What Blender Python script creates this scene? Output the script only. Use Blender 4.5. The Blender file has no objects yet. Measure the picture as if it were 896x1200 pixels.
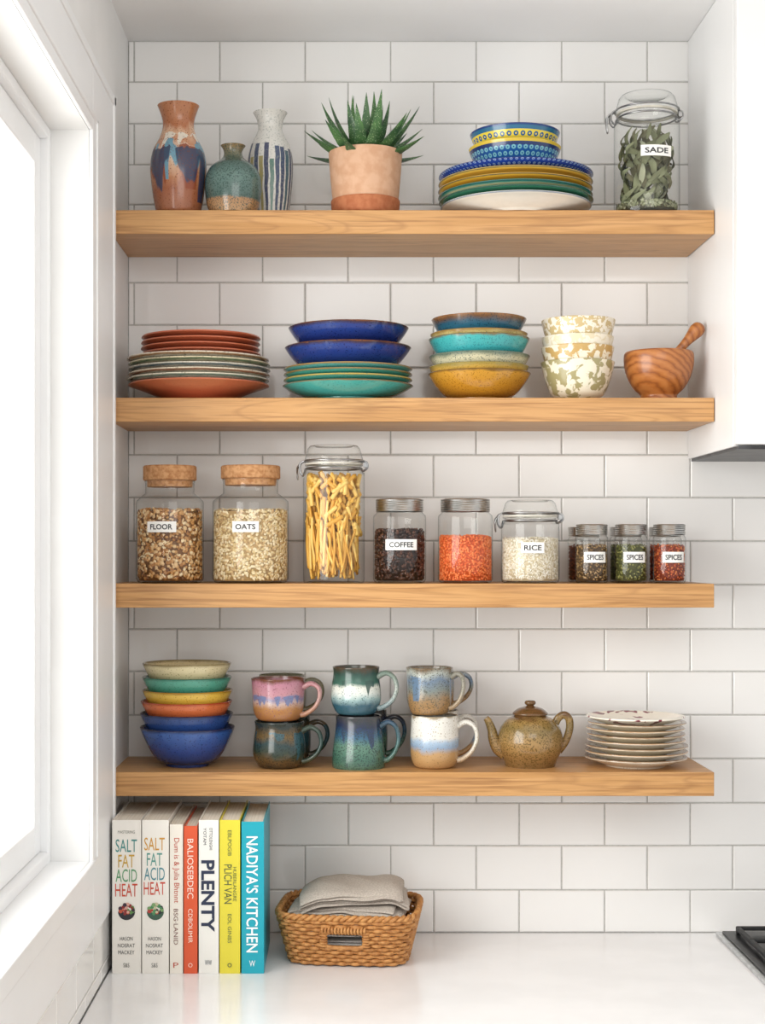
import bpy, math, random
from mathutils import Vector, Matrix, noise as mnoise
random.seed(7)
D0=2.75; F=1833.333; H=1.5645; VX=400.; VY=650.
def m(Y): return (D0-abs(Y))/F
def X(px,Y): return (px-VX)*m(Y)
def Z(py,Y): return (VY-py)*m(Y)      # relative to the eye height
S1,S2,S3,S4,CT=.5616,.2558,-.0473,-.3545,-.6645
SD=.2015
scene=bpy.context.scene
col=scene.collection
def C(h,a=1):
    h=h.lstrip('#'); o=[]
    for i in (0,2,4):
        c=int(h[i:i+2],16)/255.
        o.append(c/12.92 if c<=.04045 else ((c+.055)/1.055)**2.4)
    return (*o,a)
# ------------------------------------------------------------ materials
def newmat(name):
    mt=bpy.data.materials.new(name); mt.use_nodes=True
    nt=mt.node_tree; p=nt.nodes['Principled BSDF']; return mt,nt,p
def nd(nt,t,ins=None,**props):
    n=nt.nodes.new(t)
    for k,v in props.items(): setattr(n,k,v)
    if ins:
        for k,v in ins.items():
            if isinstance(v,bpy.types.NodeSocket): nt.links.new(v,n.inputs[k])
            else: n.inputs[k].default_value=v
    return n
def mth(nt,op,a,b=0.,c=None):
    ins={0:a,1:b}
    if c is not None: ins[2]=c
    return nd(nt,'ShaderNodeMath',ins,operation=op).outputs[0]
def ramp(nt,fac,stops,interp='LINEAR'):
    n=nd(nt,'ShaderNodeValToRGB',{0:fac}); cr=n.color_ramp; cr.interpolation=interp
    while len(cr.elements)<len(stops): cr.elements.new(.5)
    for e,(p,c) in zip(cr.elements,sorted(stops,key=lambda s:s[0])):
        e.position=p; e.color=C(c) if isinstance(c,str) else c
    return n.outputs[0]
def mix(nt,f,a,b):
    n=nd(nt,'ShaderNodeMix',data_type='RGBA')
    for i,v in ((0,f),(6,a),(7,b)):
        if isinstance(v,bpy.types.NodeSocket): nt.links.new(v,n.inputs[i])
        else: n.inputs[i].default_value=C(v) if isinstance(v,str) else v
    return n.outputs[2]
def objco(nt,sc=(1,1,1),rnd=False):
    tc=nd(nt,'ShaderNodeTexCoord'); v=tc.outputs['Object']
    if rnd:
        oi=nd(nt,'ShaderNodeObjectInfo'); r=mth(nt,'MULTIPLY',oi.outputs['Random'],7.)
        v=nd(nt,'ShaderNodeVectorMath',{0:v,1:r},operation='ADD').outputs[0]
    return nd(nt,'ShaderNodeVectorMath',{0:v,1:sc},operation='MULTIPLY').outputs[0]
def bump(nt,p,h,strength,dist=.001):
    b=nd(nt,'ShaderNodeBump',{'Strength':strength,'Distance':dist,'Height':h}); nt.links.new(b.outputs[0],p.inputs['Normal'])
_cache={}
def mN(name,c1,c2=None,scale=40,rough=.4,stretch=(1,1,1),bmp=0,metal=0,lo=.4,hi=.6,coat=0,detail=3,rnd=False,spec=.5):
    if name in _cache: return _cache[name]
    mt,nt,p=newmat(name)
    v=objco(nt,stretch,rnd)
    n=nd(nt,'ShaderNodeTexNoise',{'Vector':v,'Scale':scale,'Detail':detail})
    c=ramp(nt,n.outputs[0],[(lo,c1),(hi,c2 or c1)])
    nt.links.new(c,p.inputs['Base Color'])
    p.inputs['Roughness'].default_value=rough; p.inputs['Metallic'].default_value=metal
    p.inputs['Coat Weight'].default_value=coat; p.inputs['Specular IOR Level'].default_value=spec
    if bmp: bump(nt,p,n.outputs[0],bmp)
    _cache[name]=mt; return mt
def glaze(name,stops,h,namp=.08,nscale=35,zs=.3,speck=None,rough=.18,spd=.66,interp='LINEAR',seed=0.,spscale=420,streak=None):
    """glaze that changes with height, with drips"""
    mt,nt,p=newmat(name)
    tc=nd(nt,'ShaderNodeTexCoord'); o=tc.outputs['Object']
    z=nd(nt,'ShaderNodeSeparateXYZ',{0:o}).outputs[2]
    v=nd(nt,'ShaderNodeVectorMath',{0:o,1:(1,1,zs)},operation='MULTIPLY').outputs[0]
    v=nd(nt,'ShaderNodeVectorMath',{0:v,1:(seed,seed*.7,0)},operation='ADD').outputs[0]
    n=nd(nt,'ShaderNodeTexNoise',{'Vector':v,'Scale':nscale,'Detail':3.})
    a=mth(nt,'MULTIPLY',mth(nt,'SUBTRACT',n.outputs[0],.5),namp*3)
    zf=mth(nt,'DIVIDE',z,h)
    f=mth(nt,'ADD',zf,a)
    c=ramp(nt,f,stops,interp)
    for (sc_,z0,z1,thr,colr,sd) in (streak or []):
        vv=nd(nt,'ShaderNodeVectorMath',{0:o,1:(1,1,.12)},operation='MULTIPLY').outputs[0]
        vv=nd(nt,'ShaderNodeVectorMath',{0:vv,1:(sd,sd*.37,sd*.1)},operation='ADD').outputs[0]
        ns=nd(nt,'ShaderNodeTexNoise',{'Vector':vv,'Scale':float(sc_),'Detail':1.,'Distortion':.3}).outputs[0]
        # drips thin out towards z0
        t_=mth(nt,'DIVIDE',mth(nt,'SUBTRACT',zf,z0),z1-z0)
        lim=mth(nt,'SUBTRACT',thr+.12,mth(nt,'MULTIPLY',t_,.16))
        msk=mth(nt,'MULTIPLY',mth(nt,'MULTIPLY',mth(nt,'GREATER_THAN',zf,z0),mth(nt,'LESS_THAN',mth(nt,'ADD',zf,mth(nt,'MULTIPLY',a,.5)),z1)),
            ramp(nt,mth(nt,'ADD',mth(nt,'SUBTRACT',ns,lim),.5),[(.49,(0,0,0,1)),(.51,(1,1,1,1))]))
        c=mix(nt,mth(nt,'MULTIPLY',msk,.92),c,colr)
    n3=nd(nt,'ShaderNodeTexNoise',{'Vector':o,'Scale':90.,'Detail':4.})
    c=mix(nt,mth(nt,'MULTIPLY',n3.outputs[0],.13),c,(.12,.09,.06,1))
    if speck:
        n2=nd(nt,'ShaderNodeTexNoise',{'Vector':o,'Scale':float(spscale),'Detail':1.})
        sf=mth(nt,'GREATER_THAN',n2.outputs[0],spd)
        c=mix(nt,mth(nt,'MULTIPLY',sf,.75),c,speck)
    nt.links.new(c,p.inputs['Base Color'])
    p.inputs['Roughness'].default_value=rough; p.inputs['Coat Weight'].default_value=.25
    p.inputs['Coat Roughness'].default_value=.08
    return mt
def dotted(name,stops,h,dot,N,M,size=.3,z0=0.,z1=1.,rough=.18):
    """constant colour bands round a pot with a ring pattern of dots"""
    mt,nt,p=newmat(name)
    tc=nd(nt,'ShaderNodeTexCoord'); s=nd(nt,'ShaderNodeSeparateXYZ',{0:tc.outputs['Object']})
    zf=mth(nt,'DIVIDE',s.outputs[2],h)
    c=ramp(nt,zf,stops,'CONSTANT')
    an=mth(nt,'MULTIPLY',mth(nt,'ARCTAN2',s.outputs[1],s.outputs[0]),N/6.28318)
    vv=mth(nt,'MULTIPLY',zf,float(M))
    an=mth(nt,'ADD',an,mth(nt,'MULTIPLY',mth(nt,'FLOOR',vv),.5))
    du=mth(nt,'SUBTRACT',mth(nt,'FRACT',mth(nt,'ADD',an,50.)),.5); dv=mth(nt,'SUBTRACT',mth(nt,'FRACT',vv),.5)
    d=mth(nt,'SQRT',mth(nt,'ADD',mth(nt,'MULTIPLY',du,du),mth(nt,'MULTIPLY',dv,dv)))
    f=mth(nt,'LESS_THAN',d,size)
    f=mth(nt,'MULTIPLY',f,mth(nt,'GREATER_THAN',d,size*.35))
    f=mth(nt,'MULTIPLY',f,mth(nt,'MULTIPLY',mth(nt,'GREATER_THAN',zf,z0),mth(nt,'LESS_THAN',zf,z1)))
    c=mix(nt,f,c,dot); nt.links.new(c,p.inputs['Base Color'])
    p.inputs['Roughness'].default_value=rough; p.inputs['Coat Weight'].default_value=.3
    return mt
def blotch(name,base,spot,scale,thr,rough=.3,soft=.03,det=1.5,dist=1.2):
    mt,nt,p=newmat(name)
    v=objco(nt)
    n=nd(nt,'ShaderNodeTexNoise',{'Vector':v,'Scale':float(scale),'Detail':det,'Distortion':dist})
    c=ramp(nt,n.outputs[0],[(thr-soft,base),(thr+soft,spot)])
    nt.links.new(c,p.inputs['Base Color']); p.inputs['Roughness'].default_value=rough; p.inputs['Coat Weight'].default_value=.15
    return mt
def wood(name,a,b,dark,rough=.42,sc=1.):
    mt,nt,p=newmat(name)
    v=objco(nt,(1.6*sc,26*sc,26*sc),True)
    n=nd(nt,'ShaderNodeTexNoise',{'Vector':v,'Scale':1.3,'Detail':6.,'Distortion':.9})
    c=ramp(nt,n.outputs[0],[(.28,a),(.5,b),(.66,a)])
    v2=objco(nt,(5*sc,190*sc,190*sc),True)
    n2=nd(nt,'ShaderNodeTexNoise',{'Vector':v2,'Scale':1.4,'Detail':3.})
    f=ramp(nt,n2.outputs[0],[(.50,(0,0,0,1)),(.68,(1,1,1,1))])
    c=mix(nt,mth(nt,'MULTIPLY',f,.6),c,dark)
    v3=objco(nt,(1.0,13,13),True); n3=nd(nt,'ShaderNodeTexNoise',{'Vector':v3,'Scale':1.6,'Detail':3.,'Distortion':1.})
    g=mth(nt,'FRACT',mth(nt,'MULTIPLY',n3.outputs[0],9.))
    c=mix(nt,ramp(nt,g,[(0,(.36,.36,.36,1)),(.25,(0,0,0,1)),(.8,(0,0,0,1)),(1,(.36,.36,.36,1))]),c,dark)
    nt.links.new(c,p.inputs['Base Color']); p.inputs['Roughness'].default_value=rough
    bump(nt,p,n2.outputs[0],.12)
    return mt
def glassmat(name='clear_glass'):
    mt=bpy.data.materials.new(name); mt.use_nodes=True; nt=mt.node_tree; nt.nodes.clear()
    lw=nd(nt,'ShaderNodeLayerWeight',{'Blend':.5}); f=lw.outputs['Facing']
    edge=mth(nt,'POWER',f,6.)
    n=nd(nt,'ShaderNodeTexNoise',{'Vector':objco(nt),'Scale':25.,'Detail':1.})
    tc=mix(nt,edge,(.995,1,.995,1),(.25,.28,.28,1))
    tr=nd(nt,'ShaderNodeBsdfTransparent',{0:tc})
    gl=nd(nt,'ShaderNodeBsdfGlossy',{'Color':(1,1,1,1),'Roughness':.03})
    b=nd(nt,'ShaderNodeBump',{'Strength':.25,'Distance':.001,'Height':n.outputs[0]}); nt.links.new(b.outputs[0],gl.inputs['Normal'])
    fac=mth(nt,'ADD',mth(nt,'MULTIPLY',mth(nt,'POWER',f,4.),.4),.032)
    ms=nd(nt,'ShaderNodeMixShader',{0:fac,1:tr.outputs[0],2:gl.outputs[0]})
    out=nd(nt,'ShaderNodeOutputMaterial'); nt.links.new(ms.outputs[0],out.inputs[0])
    return mt
GLASS=glassmat()
# ------------------------------------------------------------ mesh builder
def catmull(pts,n=5):
    out=[]
    P=[pts[0]]+list(pts)+[pts[-1]]
    for i in range(1,len(P)-2):
        p0,p1,p2,p3=[Vector(q) for q in P[i-1:i+3]]
        for k in range(n):
            t=k/n
            out.append(tuple(.5*((2*p1)+(p2-p0)*t+(2*p0-5*p1+4*p2-p3)*t*t+(3*p1-p0-3*p2+p3)*t**3)))
    out.append(tuple(pts[-1])); return out
_ico={}
def ico(sub):
    if sub in _ico: return _ico[sub]
    import bmesh
    bm=bmesh.new(); bmesh.ops.create_icosphere(bm,subdivisions=sub,radius=1)
    bm.verts.ensure_lookup_table()
    r=([v.co.copy() for v in bm.verts],[[v.index for v in f.verts] for f in bm.faces]); bm.free(); _ico[sub]=r; return r
class MB:
    def __init__(s): s.v=[];s.f=[];s.mi=[]
    def add(s,vs,fs,mi=0):
        b=len(s.v); s.v+= [tuple(q) for q in vs]; s.f+=[[b+i for i in f] for f in fs]; s.mi+=[mi]*len(fs); return s
    def lathe(s,prof,seg=64,mi=0,off=(0,0,0)):
        vs=[];rings=[]
        for r,z in prof:
            if r<1e-6: rings.append([len(vs)]); vs.append((off[0],off[1],z+off[2]))
            else:
                rings.append(list(range(len(vs),len(vs)+seg)))
                for j in range(seg):
                    a=2*math.pi*j/seg; vs.append((off[0]+r*math.cos(a),off[1]+r*math.sin(a),z+off[2]))
        fs=[]
        for A,B in zip(rings,rings[1:]):
            for j in range(seg):
                k=(j+1)%seg
                if len(A)==1 and len(B)==1: break
                if len(A)==1: fs.append([A[0],B[k],B[j]])
                elif len(B)==1: fs.append([A[j],A[k],B[0]])
                else: fs.append([A[j],A[k],B[k],B[j]])
        return s.add(vs,fs,mi)
    def box(s,x0,x1,y0,y1,z0,z1,mi=0):
        x0,x1=sorted((x0,x1));y0,y1=sorted((y0,y1));z0,z1=sorted((z0,z1))
        vs=[(x,y,z) for z in (z0,z1) for y in (y0,y1) for x in (x0,x1)]
        return s.add(vs,[[0,2,3,1],[4,5,7,6],[0,1,5,4],[2,6,7,3],[0,4,6,2],[1,3,7,5]],mi)
    def tube(s,pts,rad,seg=10,closed=False,mi=0,flat=1.,cap=True,twist=0.):
        pts=[Vector(p) for p in pts]; n=len(pts)
        if not hasattr(rad,'__len__'): rad=[rad]*n
        T=[]
        for i in range(n):
            a=pts[(i-1)%n] if (closed or i>0) else pts[i]; b=pts[(i+1)%n] if (closed or i<n-1) else pts[i]
            T.append((b-a).normalized())
        up=Vector((0,0,1)) if abs(T[0].z)<.9 else Vector((0,1,0))
        nrm=(up-T[0]*up.dot(T[0])).normalized(); vs=[]
        for i in range(n):
            nrm=(nrm-T[i]*nrm.dot(T[i])).normalized(); bi=T[i].cross(nrm)
            tw=twist*i; n2=nrm*math.cos(tw)+bi*math.sin(tw); b2=bi*math.cos(tw)-nrm*math.sin(tw)
            for j in range(seg):
                a=2*math.pi*j/seg; vs.append(pts[i]+(n2*math.cos(a)+b2*math.sin(a)*flat)*rad[i])
        fs=[]
        for i in range(n if closed else n-1):
            k=(i+1)%n
            for j in range(seg):
                l=(j+1)%seg; fs.append([i*seg+j,i*seg+l,k*seg+l,k*seg+j])
        if not closed and cap:
            fs.append(list(range(seg))[::-1]); fs.append([(n-1)*seg+j for j in range(seg)])
        return s.add(vs,fs,mi)
    def blob(s,c,sc,rot,sub=1,mi=0):
        V,Fc=ico(sub); c=Vector(c)
        return s.add([c+rot@Vector((v.x*sc[0],v.y*sc[1],v.z*sc[2])) for v in V],Fc,mi)
    def build(s,name,mats,parent=None,loc=(0,0,0),rot=(0,0,0),smooth=True,angle=40,bevel=0,label=None):
        me=bpy.data.meshes.new(name); me.from_pydata(s.v,[],s.f)
        for q in (mats if isinstance(mats,(list,tuple)) else [mats]): me.materials.append(q)
        me.polygons.foreach_set('material_index',s.mi)
        if smooth:
            me.polygons.foreach_set('use_smooth',[True]*len(s.f)); me.set_sharp_from_angle(angle=math.radians(angle))
        me.update()
        ob=bpy.data.objects.new(name,me); col.objects.link(ob); ob.location=loc; ob.rotation_euler=rot
        if parent: ob.parent=parent
        if bevel:
            b=ob.modifiers.new('bevel','BEVEL'); b.width=bevel; b.segments=2; b.limit_method='ANGLE'
        if label: ob['label']=label
        return ob
def tag(ob,label,cat,group=None,kind=None):
    ob['label']=label; ob['category']=cat
    if group: ob['group']=group
    if kind: ob['kind']=kind
    return ob
def thing(name,label,cat,loc,rot=(0,0,0),group=None):
    e=bpy.data.objects.new(name,None); col.objects.link(e); e.location=loc; e.rotation_euler=rot; e.empty_display_size=.03
    return tag(e,label,cat,group)
def structure(ob,label=None):
    ob['kind']='structure'
    if label: ob['label']=label
    return ob
# ------------------------------------------------------------ lettering
def glyphs(s,w,h,vert=False,bold=.0):
    c=bpy.data.curves.new('t','FONT'); c.body=s; c.size=1; c.resolution_u=3; c.offset=bold; c.align_x='CENTER'
    o=bpy.data.objects.new('t',c); col.objects.link(o); bpy.context.view_layer.update()
    me=bpy.data.meshes.new_from_object(o); bpy.data.objects.remove(o)
    V=[v.co.copy() for v in me.vertices]; Fs=[list(p.vertices) for p in me.polygons]; bpy.data.meshes.remove(me)
    x0=min(v.x for v in V);x1=max(v.x for v in V);y0=min(v.y for v in V);y1=max(v.y for v in V)
    out=[]
    for v in V:
        x=((v.x-x0)/(x1-x0)-.5)*w; y=((v.y-y0)/(y1-y0)-.5)*h
        out.append((y,-x) if vert else (x,y))
    return out,Fs
INK=mN('ink_dark','22242a','2c2e34',50,.6)
def flat_text(mb,s,w,h,cx,cz,y,vert=False,mi=0,bold=.0):
    V,Fs=glyphs(s,w,h,vert,bold); mb.add([(cx+a,y,cz+b) for a,b in V],Fs,mi)
def bent_text(s,w,h,r,zc,a0=0.,bold=.02):
    V,Fs=glyphs(s,w,h,False,bold); mb=MB()
    mb.add([(r*math.sin(a/r+a0),-r*math.cos(a/r+a0),zc+b) for a,b in V],Fs); return mb
PAPER=mN('white_paper','f3f2ee','fbfaf6',30,.6)
def jar_label(parent,r,zc,w,h,a0,txt):
    mb=MB(); n=12; vs=[];fs=[]
    for i in range(n+1):
        a=a0+(i/n-.5)*w/r
        for z in (-h/2,h/2): vs.append(((r+.0006)*math.sin(a),-(r+.0006)*math.cos(a),zc+z))
    for i in range(n): fs.append([2*i,2*i+2,2*i+3,2*i+1])
    mb.add(vs,fs); lb=mb.build('paper_label',PAPER,parent,label='small white paper label with capital lettering')
    t=bent_text(txt,w*.76,h*.50,r+.0011,zc,a0).build('lettering',INK,lb,smooth=False)
    t['label']='black printed letters reading '+txt

# ============================================================ SETTING
WALLW=mN('white_wall_paint','ececeb','f0f0ef',6,.6)
TRIMW=mN('white_trim_paint','f1f2f3','f4f5f6',5,.35)
CEIL=mN('ceiling_paint','f1f1f1','f4f4f4',4,.8)
GROUT=mN('grey_grout','b5b3af','c0beba',200,.9)
TILE=mN('white_glazed_tile','edecea','f3f2f0',3,.12,bmp=.35,coat=.2,detail=1)
FLOORM=wood('floor_wood','c39c70','cfa87c','9a7550')
def tiles(mb,u0,u1,rows,phase,pitch,mapf,gap=.0022,bev=.0016,dep=.0028,mi=1):
    """rows: list of (vbottom,vtop,shift)"""
    rr=random.Random(3)
    for vb,vt,sh in rows:
        k=math.floor((u0-phase-sh)/pitch)
        while True:
            a=phase+sh+k*pitch; b=a+pitch; k+=1
            if a>=u1: break
            if b<=u0: continue
            a=max(a,u0)+gap/2; b=min(b,u1)-gap/2
            if b-a<.008: continue
            c,d=vb+gap/2,vt-gap/2
            j=[rr.uniform(-.0003,.0003) for _ in range(3)]
            vs=[mapf(a,c,dep),mapf(b,c,dep),mapf(b,d,dep),mapf(a,d,dep),
                mapf(a,c,.0009),mapf(b,c,.0009),mapf(b,d,.0009),mapf(a,d,.0009),
                mapf(a+bev,c+bev,j[0]),mapf(b-bev,c+bev,j[1]),mapf(b-bev,d-bev,j[1]+j[2]),mapf(a+bev,d-bev,j[0]+j[2])]
            fs=[]
            for i in range(4):
                n=(i+1)%4; fs.append([i,n,4+n,4+i]); fs.append([4+i,4+n,8+n,8+i])
            fs.append([8,9,10,11]); mb.add(vs,fs,mi)
XR=1.45
mb=MB(); mb.box(-.50,XR,.0018,.12,0,H+1.0,0)
ys=[48,96,145,193,240,286,331,381,431,482,533,583,634,685,737,787,838,889,941,991,1043,1093]
rows=[]
for i in range(21):
    zt=H+(VY-ys[i])*.0015; zb=H+(VY-ys[i+1])*.0015
    odd=(i%2==1) if i<9 else (i%2==0)
    rows.append((zb,zt,.0755 if odd else 0.))
tiles(mb,-.375,XR,rows,(157-400)*.0015,.1503,lambda u,v,d:(u,d,v))
structure(mb.build('wall_back',[GROUT,TILE],smooth=False),'white glazed subway tile wall with grey grout')
# left wall with window opening
YO,YN=-.427,-1.9; ZT,ZB=H+.631,H-.456
mb=MB()
XL=-.375; XO=-.52
mb.box(XO,XL,0,YO,0,H+.903); mb.box(XO,XL,YN,-3.2,0,H+.903)
mb.box(XO,XL,YO,YN,ZT,H+.903); mb.box(XO,XL,YO,YN,0,ZB)
mb.box(XL,XL+.001,0,-2.6,H+CT-.0,H-.572,1)
zz=H-.572
tiles(mb,-2.6,0,[(H+CT,H+CT+.0235,0),(H+CT+.0235,zz,.075)],-.03,.1503,lambda u,v,d:(XL+.0035-d,u,v),mi=2)
structure(mb.build('wall_left',[WALLW,GROUT,TILE],smooth=False),'white painted side wall with tiled lower strip')
mb=MB(); t0=XL; t1=XL+.0065
mb.box(t0,t1,-.206,YO,H-.5695,H+.736); mb.box(t0,t1,YO,YN-.22,ZT,H+.736)
mb.box(t0,t1,YN,YN-.22,H-.5695,ZT); mb.box(t0,t1,YO,YN,H-.5695,ZB)
# raised outer band and inner bead of the casing
t2=XL+.0088
mb.box(t0,t2,-.206,-.222,H-.5695,H+.742); mb.box(t0,t2,-.206,YN-.22,H+.726,H+.742)
mb.box(t0,t2,-.385,-.395,ZB,ZT+.026); mb.box(t0,t2,-.385,YN,ZT+.018,ZT+.026)
structure(mb.build('trim_1',TRIMW,smooth=False,bevel=.002),'white window casing')
mb=MB(); mb.box(XL+.001,XL+.0095,YO+.02,YN-.02,ZB-.028,ZB+.001); mb.box(-.445,XL+.001,YO-.001,YN+.001,ZB-.02,ZB+.001)
structure(mb.build('trim_2',TRIMW,smooth=False,bevel=.002),'white window sill board')
mb=MB(); a,b=-.475,-.431; fw=.018
def rect(mb,x0,x1,y0,y1,z0,z1,w):
    mb.box(x0,x1,y0,y0-w,z0,z1); mb.box(x0,x1,y1+w,y1,z0,z1)
    mb.box(x0,x1,y0-w,y1+w,z1-w,z1); mb.box(x0,x1,y0-w,y1+w,z0,z0+w)
rect(mb,a,b,YO,YN,ZB,ZT,fw)
rect(mb,a+.004,b-.012,YO-fw,YN+fw,ZB+fw,ZT-fw,.045)
win=structure(mb.build('window_1',TRIMW,smooth=False,bevel=.003),'white framed window letting in bright daylight')
mb=MB(); mb.box(-.457,-.454,YO-.06,YN+.06,ZB+.06,ZT-.06); mb.build('pane',GLASS,win,smooth=False)
mb=MB(); mb.box(-.52,XR,.12,-3.2,H+.903,H+.95); structure(mb.build('ceiling',CEIL,smooth=False),'plain white ceiling')
mb=MB(); mb.box(-.52,XR,.12,-3.2,-.05,0); structure(mb.build('floor',FLOORM,smooth=False),'light wooden floor')

# cabinet, counter, shelves
CABW=mN('white_cabinet_lacquer','ededed','f0f0f0',4,.35)
DARK=mN('dark_metal','3a3a3c','505052',20,.4,metal=.6)
cab=thing('upper_cabinet','plain white upper kitchen cabinet reaching the ceiling','cabinet',(.6085,0,H+.168))
mb=MB(); mb.box(0,.6,-.001,-.317,0,.734); mb.build('body',CABW,cab,smooth=False,bevel=.001)
mb=MB(); mb.box(0.001,.599,-.3195,-.338,.002,.73); mb.build('door',CABW,cab,smooth=False,bevel=.002)
mb=MB(); mb.box(.004,.597,-.01,-.334,-.005,0); mb.build('underside_panel',DARK,cab,smooth=False,label='dark metal strip')
QZ=mN('white_quartz','f1f1f2','f6f6f7',9,.22,coat=.2)
mb=MB(); mb.box(XL+.004,XR,-.0005,-.65,H+CT-.04,H+CT)
tag(mb.build('countertop',QZ,smooth=False,bevel=.002),'smooth white quartz kitchen countertop','countertop')
bc=thing('base_cabinet','white base cabinet run below the countertop','cabinet',(XL+.004,0,0))
mb=MB(); mb.box(0,1.82,-.001,-.6,0,H+CT-.0405); mb.build('body',CABW,bc,smooth=False)
for i in range(3):
    mb=MB(); mb.box(.005+i*.607,.6+i*.607,-.6005,-.62,.1,H+CT-.05); mb.build('door',CABW,bc,smooth=False,bevel=.002)
OAK=wood('oak_wood','ba8951','c99962','8f6136')
for z,l in ((S1,'thick oak floating shelf carrying vases and plates'),(S2,'thick oak floating shelf carrying stacked bowls'),(S3,'thick oak floating shelf carrying glass storage jars'),(S4,'thick oak floating shelf carrying mugs and teapot')):
    mb=MB(); mb.box(-.4913,.4913,0,-(SD-.001),-.039,0)
    tag(mb.build('floating_shelf',OAK,loc=(.1158,-.0005,H+z),smooth=False,bevel=.0012),l,'shelf',group='oak floating shelves')

# cooktop
STEEL=mN('brushed_steel','b9babb','cfd0d1',60,.28,metal=1.)
BLK=mN('black_enamel','141415','1d1d1f',60,.35)
IRON=mN('cast_iron','1b1b1c','262627',120,.6,bmp=.2)
ct=thing('gas_cooktop','black gas cooktop with steel edge and iron grate','cooktop',(.652,-.018,H+CT))
mb=MB(); mb.box(0,.58,0,-.50,0.0005,.006); mb.build('frame',STEEL,ct,smooth=False,bevel=.002,label='steel edge')
mb=MB(); mb.box(.010,.570,-.010,-.490,.006,.010); mb.build('hob_plate',BLK,ct,smooth=False,bevel=.001)
for gx in (.028,.31):
    mb=MB(); x0,x1,y0,y1=gx,gx+.24,-.03,-.46
    for xx in (x0,x1): mb.box(xx,xx+.008,y0,y1,.015,.023)
    for k in range(6):
        yy=y0-(y0-y1)*k/5; mb.box(x0,x1+.008,yy,yy-.007,.016,.0235)
    mb.box((x0+x1)/2,(x0+x1)/2+.008,y0,y1,.016,.023)
    for xx in (x0,x1):
        for yy in (y0,y1): mb.box(xx,xx+.008,yy,yy-.008,.010,.018)
    mb.build('grate',IRON,ct,smooth=False,bevel=.002)
for bx in (.15,.43):
    for by in (-.14,-.36):
        mb=MB(); mb.lathe([(0,.010),(.045,.010),(.045,.012),(.03,.013),(.03,.0145),(0,.015)],32)
        o=mb.build('burner',IRON,ct); o.location=(bx,by,0)

# ============================================================ CERAMICS
def bowl_prof(R,h,rf=None,t=.0030,p=.55,foot=.004,zb=None):
    rf=rf or R*.46; zb=zb or foot+t
    P=[(0,.002),(rf*.84,.002),(rf*.88,0),(rf*.98,0),(rf,foot*.5)]
    for i in range(0,13):
        v=i/12; P.append((rf+(R-rf)*v**p,foot+(h-t*.35-foot)*v))
    P.append((R-t*.35,h)); P.append((R-t,h-t*.3))
    for i in range(11,-1,-1):
        v=i/12; P.append((rf+(R-rf)*v**p-t,zb+(h-t*.35-zb)*v))
    P.append((0,zb-.0005)); return P
def plate_prof(R,h,rf=None,t=.0035,e=1.4):
    rf=rf or .58*R; P=[(0,.002),(rf*.93,.002),(rf*.95,0),(rf,0),(rf*1.03,.0025)]
    n=10
    for i in range(1,n+1):
        v=i/n; P.append((rf*1.03+(R-rf*1.03)*v,.0025+(h-t*.5-.0025)*v**e))
    P.append((R-t*.2,h)); P.append((R-t*.8,h))
    for i in range(n-1,-1,-1):
        v=i/n; P.append((rf*1.0+(R-t-rf)*v,.0025+t+(h-t-.0025)*v**e*.96))
    P.append((0,.0025+t)); return P
def lathe_obj(name,prof,mat,loc,label,cat,group=None,rz=0.,seg=72,angle=50):
    return tag(MB().lathe(prof,seg).build(name,mat,loc=loc,rot=(0,0,rz),angle=angle),label,cat,group)
def pxprof(pts,Yc,zs):
    """pts: (half width px, y px) listed from the base upwards"""
    M=m(Yc); P=[(w*M,max(0,(VY-y)*M-zs)) for w,y in pts]
    P[0]=(P[0][0],0.); return P
def vessel(P,t=.003,down=.6):
    P=catmull(P,6); h=P[-1][1]
    out=[(0,.001),(P[0][0]*.9,.001)]+P
    inn=[(max(r-t,.004),z) for r,z in P if z>h*(1-down)]
    inn=[(inn[-1][0],h)]+inn[::-1][1:]
    out+=inn+[(0,inn[-1][1])]; return out
# ---- vases
Y=-.155
P=pxprof([(24,254),(27,246),(31,222),(33,197),(30,178),(22,162),(18.5,150),(19,140),(23,128),(24.5,124.5)],Y,S1)
h=P[-1][1]
vm=glaze('drip_glaze_terracotta',[(.0,'a5694a'),(.2,'9c5a38'),(.34,'b57850'),(.48,'cfa98a'),(.56,'e0d2c0'),(.64,'c58a66'),(.74,'d6ac8c'),(.82,'b06c44'),(.93,'b5764e')],h,.13,42,.28,'6a3018',rough=.22,spd=.66,
  streak=[(50,.42,.72,.50,'e6ded0',8.4),(38,.20,.60,.48,'8c3f1c',3.3),(44,.28,.64,.47,'5f9cb4',6.1),(36,.10,.58,.455,'26395a',.9)])
lathe_obj('vase',vessel(P),vm,(X(209,Y),Y,H+S1),'tall terracotta vase with blue and white drip glaze','vase',angle=60,rz=.6)
Y=-.165
P=pxprof([(27,254),(31,240),(33,222),(32,208),(26,196),(15,188),(11,182),(11.5,176),(14.5,171)],Y,S1); h=P[-1][1]
vm=glaze('speckled_green_glaze',[(.0,'b08a62'),(.17,'a87e56'),(.2,'46605a'),(.5,'5f7c76'),(.72,'47635c'),(.85,'6a6a52'),(1,'8a7350')],h,.03,30,.5,'2a4440',spd=.56)
lathe_obj('vase',vessel(P),vm,(X(273,Y),Y,H+S1),'small round green speckled vase with bare clay base','vase',angle=60)
Y=-.085
P=pxprof([(20,268),(22,250),(26,215),(26.5,190),(23,172),(16,158),(14,150),(16,140),(20,132.5)],Y,S1); h=P[-1][1]
mt,nt,p=newmat('striped_drip_glaze')
tc=nd(nt,'ShaderNodeTexCoord'); s=nd(nt,'ShaderNodeSeparateXYZ',{0:tc.outputs['Object']})
an=mth(nt,'ARCTAN2',s.outputs[1],s.outputs[0])
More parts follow.
